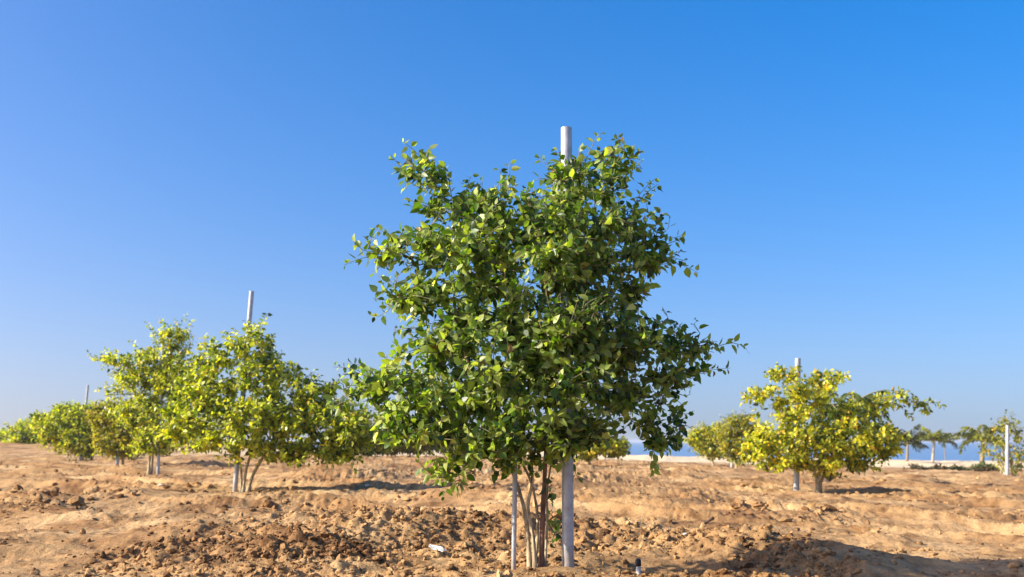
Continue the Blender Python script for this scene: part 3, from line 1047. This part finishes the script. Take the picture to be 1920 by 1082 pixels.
PAL_BROWN = [((.05, .035, .015), 4), ((.09, .065, .025), 3), ((.14, .10, .04), 2)]
PAL_DGREEN = [((.05, .06, .02), 4), ((.09, .10, .03), 3), ((.15, .15, .05), 1.5)]
shrub('low dark brown shrub at the left end of the line before the sand bank', 1722, 886, 38, .52, .22, 301, PAL_BROWN)
shrub('low dark brown shrub below the yellow-topped palm', 1760, 887, 38, .42, .24, 302, PAL_BROWN)
shrub('low greenish shrub in the middle of the line before the sand bank', 1789, 889, 38, .26, .28, 303, PAL_DGREEN)
shrub('dark green low shrub right beside the greenish middle one', 1806, 890, 38, .28, .22, 304, PAL_DGREEN)
shrub('flat brown shrub at the right end of the line, near the sparse tree', 1850, 891, 38, .52, .13, 305, PAL_BROWN)
shrub('pale green low shrub under the broad yellow-green palm', 1845, 880, 42, .55, .22, 306, PAL_GREY)


# ------------------------------------------------------------------ small things on the soil
def ground_point(u, v):
    d = ray(u, v); Yk = 3.6
    while Yk < 60:
        p = np.array([0, 0, CAM_H]) + d * (Yk / d[1])
        if p[2] < float(h_full(p[0], p[1])):
            break
        Yk += .02
    return p


def lathe(name, prof, mat, parent, k=20, off=(0, 0, 0)):
    a = np.linspace(0, 2 * PI, k, endpoint=False)
    v = np.concatenate([np.stack([np.cos(a) * r, np.sin(a) * r, np.full(k, z)], 1) for r, z in prof]) + np.array(off)
    fs = []
    j = np.arange(k)
    for i in range(len(prof) - 1):
        fs.append(np.stack([i * k + j, i * k + (j + 1) % k, (i + 1) * k + (j + 1) % k, (i + 1) * k + j], -1))
    o = mesh_obj(name, v, [np.concatenate(fs)], mat, parent)
    m = o.modifiers.new('edge', 'EDGE_SPLIT'); m.split_angle = math.radians(40)
    return o


p = ground_point(1197, 1074)
em = thing('irrigation_emitter', 'small white water emitter with black cap on the soil right of the central pole', 'emitter', tuple(p))
lathe('body', [(.001, -.02), (.013, -.02), (.013, .028), (.010, .030), (.010, .036), (.001, .036)], M_WHITE, em)
lathe('cap', [(.001, .036), (.0155, .036), (.017, .046), (.017, .066), (.013, .074), (.007, .078), (.001, .078)], M_BLACK, em)

# crumpled pale scrap left of the stems
p = ground_point(818, 1034)
rs = np.random.RandomState(8)
gx, gy = np.meshgrid(np.linspace(-.05, .05, 12), np.linspace(-.017, .017, 7))
gz = .014 + .004 * np.sin(gx * 60 + gy * 40) + .006 * rs.rand(*gx.shape) + .35 * gy
top = np.stack([gx * (1 + .1 * np.sin(gy * 120)), gy, gz], -1).reshape(-1, 3)
idx = (np.arange(6)[:, None] * 12 + np.arange(11)[None]).ravel()
fq = np.stack([idx, idx + 1, idx + 13, idx + 12], -1)
o = mesh_obj('litter_scrap', top, [fq], M_PAPER, smooth=False)
sm = o.modifiers.new('thickness', 'SOLIDIFY'); sm.thickness = .004
o.location = p + np.array([0, 0, .004]); o.rotation_euler = (0, .30, -.35)
tag(o, 'crumpled whitish scrap lying in a hollow of the soil left of the central trunks', 'litter')

for (u, v, r, lab) in [(688, 912, .035, 'small whitish stone on the smooth sand left of the central tree'),
                       (303, 912, .04, 'small whitish stone on the soil below the left trees'),
                       (1284, 1003, .022, 'pale flat pebble on the spoil ridge right of the central pole')]:
    p = ground_point(u, v)
    shp, f = clod_shapes(2, 1, np.random.RandomState(int(u)))
    o = mesh_obj('pebble', shp[0] * np.array([1.3, 1, .6]) * r, [f], M_STONE, smooth=True)
    o.location = p + np.array([0, 0, r * .3])
    tag(o, lab, 'stone')

p = ground_point(1322, 984)
T = Tubes(); T.add(np.array([(-.10, 0, -.035), (-.04, .0, -.005), (.03, .01, .03), (.07, .0, .055)]), [.006, .008, .011, .013], 8)
o = T.build('wood_stick', M_DEAD); o.location = p
tag(o, 'short dark stick poking up from the spoil ridge right of the central pole', 'stick')

# dry clump by the right
for (u, v, sd, lab) in [(1385, 950, 1, 'large grey soil lump on the sand left of the right tree, rounder one'),
                        (1425, 950, 3, 'smaller grey soil lump beside the rounder lump left of the right tree'),
                        (612, 1008, 4, 'dark upright clod of soil in the left foreground below the bright green tree'),
                        (706, 1052, 5, 'rounded brown clod near the bottom edge left of the central trunks')]:
    p = ground_point(u, v)
    shp, f = clod_shapes(3, 1, np.random.RandomState(sd + 60))
    r = {1: .12, 3: .07, 4: .045, 5: .04}[sd]
    o = mesh_obj('soil_lump', shp[0] * np.array([1.2, 1, .7]) * r, [f], M_CLOD, smooth=False)
    o.location = p + np.array([0, 0, r * .3]); o.rotation_euler = (0, 0, sd)
    tag(o, lab, 'clod')


# ------------------------------------------------------------------ sea haze: even, thin air round the whole scene
hx0, hx1, hy0, hy1, hz0, hz1 = -3100.0, 6100.0, -90.0, 9100.0, -8.0, 6.0
hv = [(x, y, z) for z in (hz0, hz1) for y in (hy0, hy1) for x in (hx0, hx1)]
hf = np.array([[0, 2, 3, 1], [4, 5, 7, 6], [0, 1, 5, 4], [2, 6, 7, 3], [0, 4, 6, 2], [1, 3, 7, 5]])
hm = bpy.data.materials.new('haze'); hm.use_nodes = True
hn = hm.node_tree
hn.nodes.remove(hn.nodes['Principled BSDF'])
pv = hn.nodes.new('ShaderNodeVolumePrincipled')
pv.inputs['Color'].default_value = (.80, .88, 1.0, 1)
pv.inputs['Density'].default_value = .0004
pv.inputs['Anisotropy'].default_value = .2
hn.links.new(pv.outputs[0], hn.nodes['Material Output'].inputs['Volume'])
hz = mesh_obj('haze', hv, [hf], hm, smooth=False)
hz['kind'] = 'stuff'
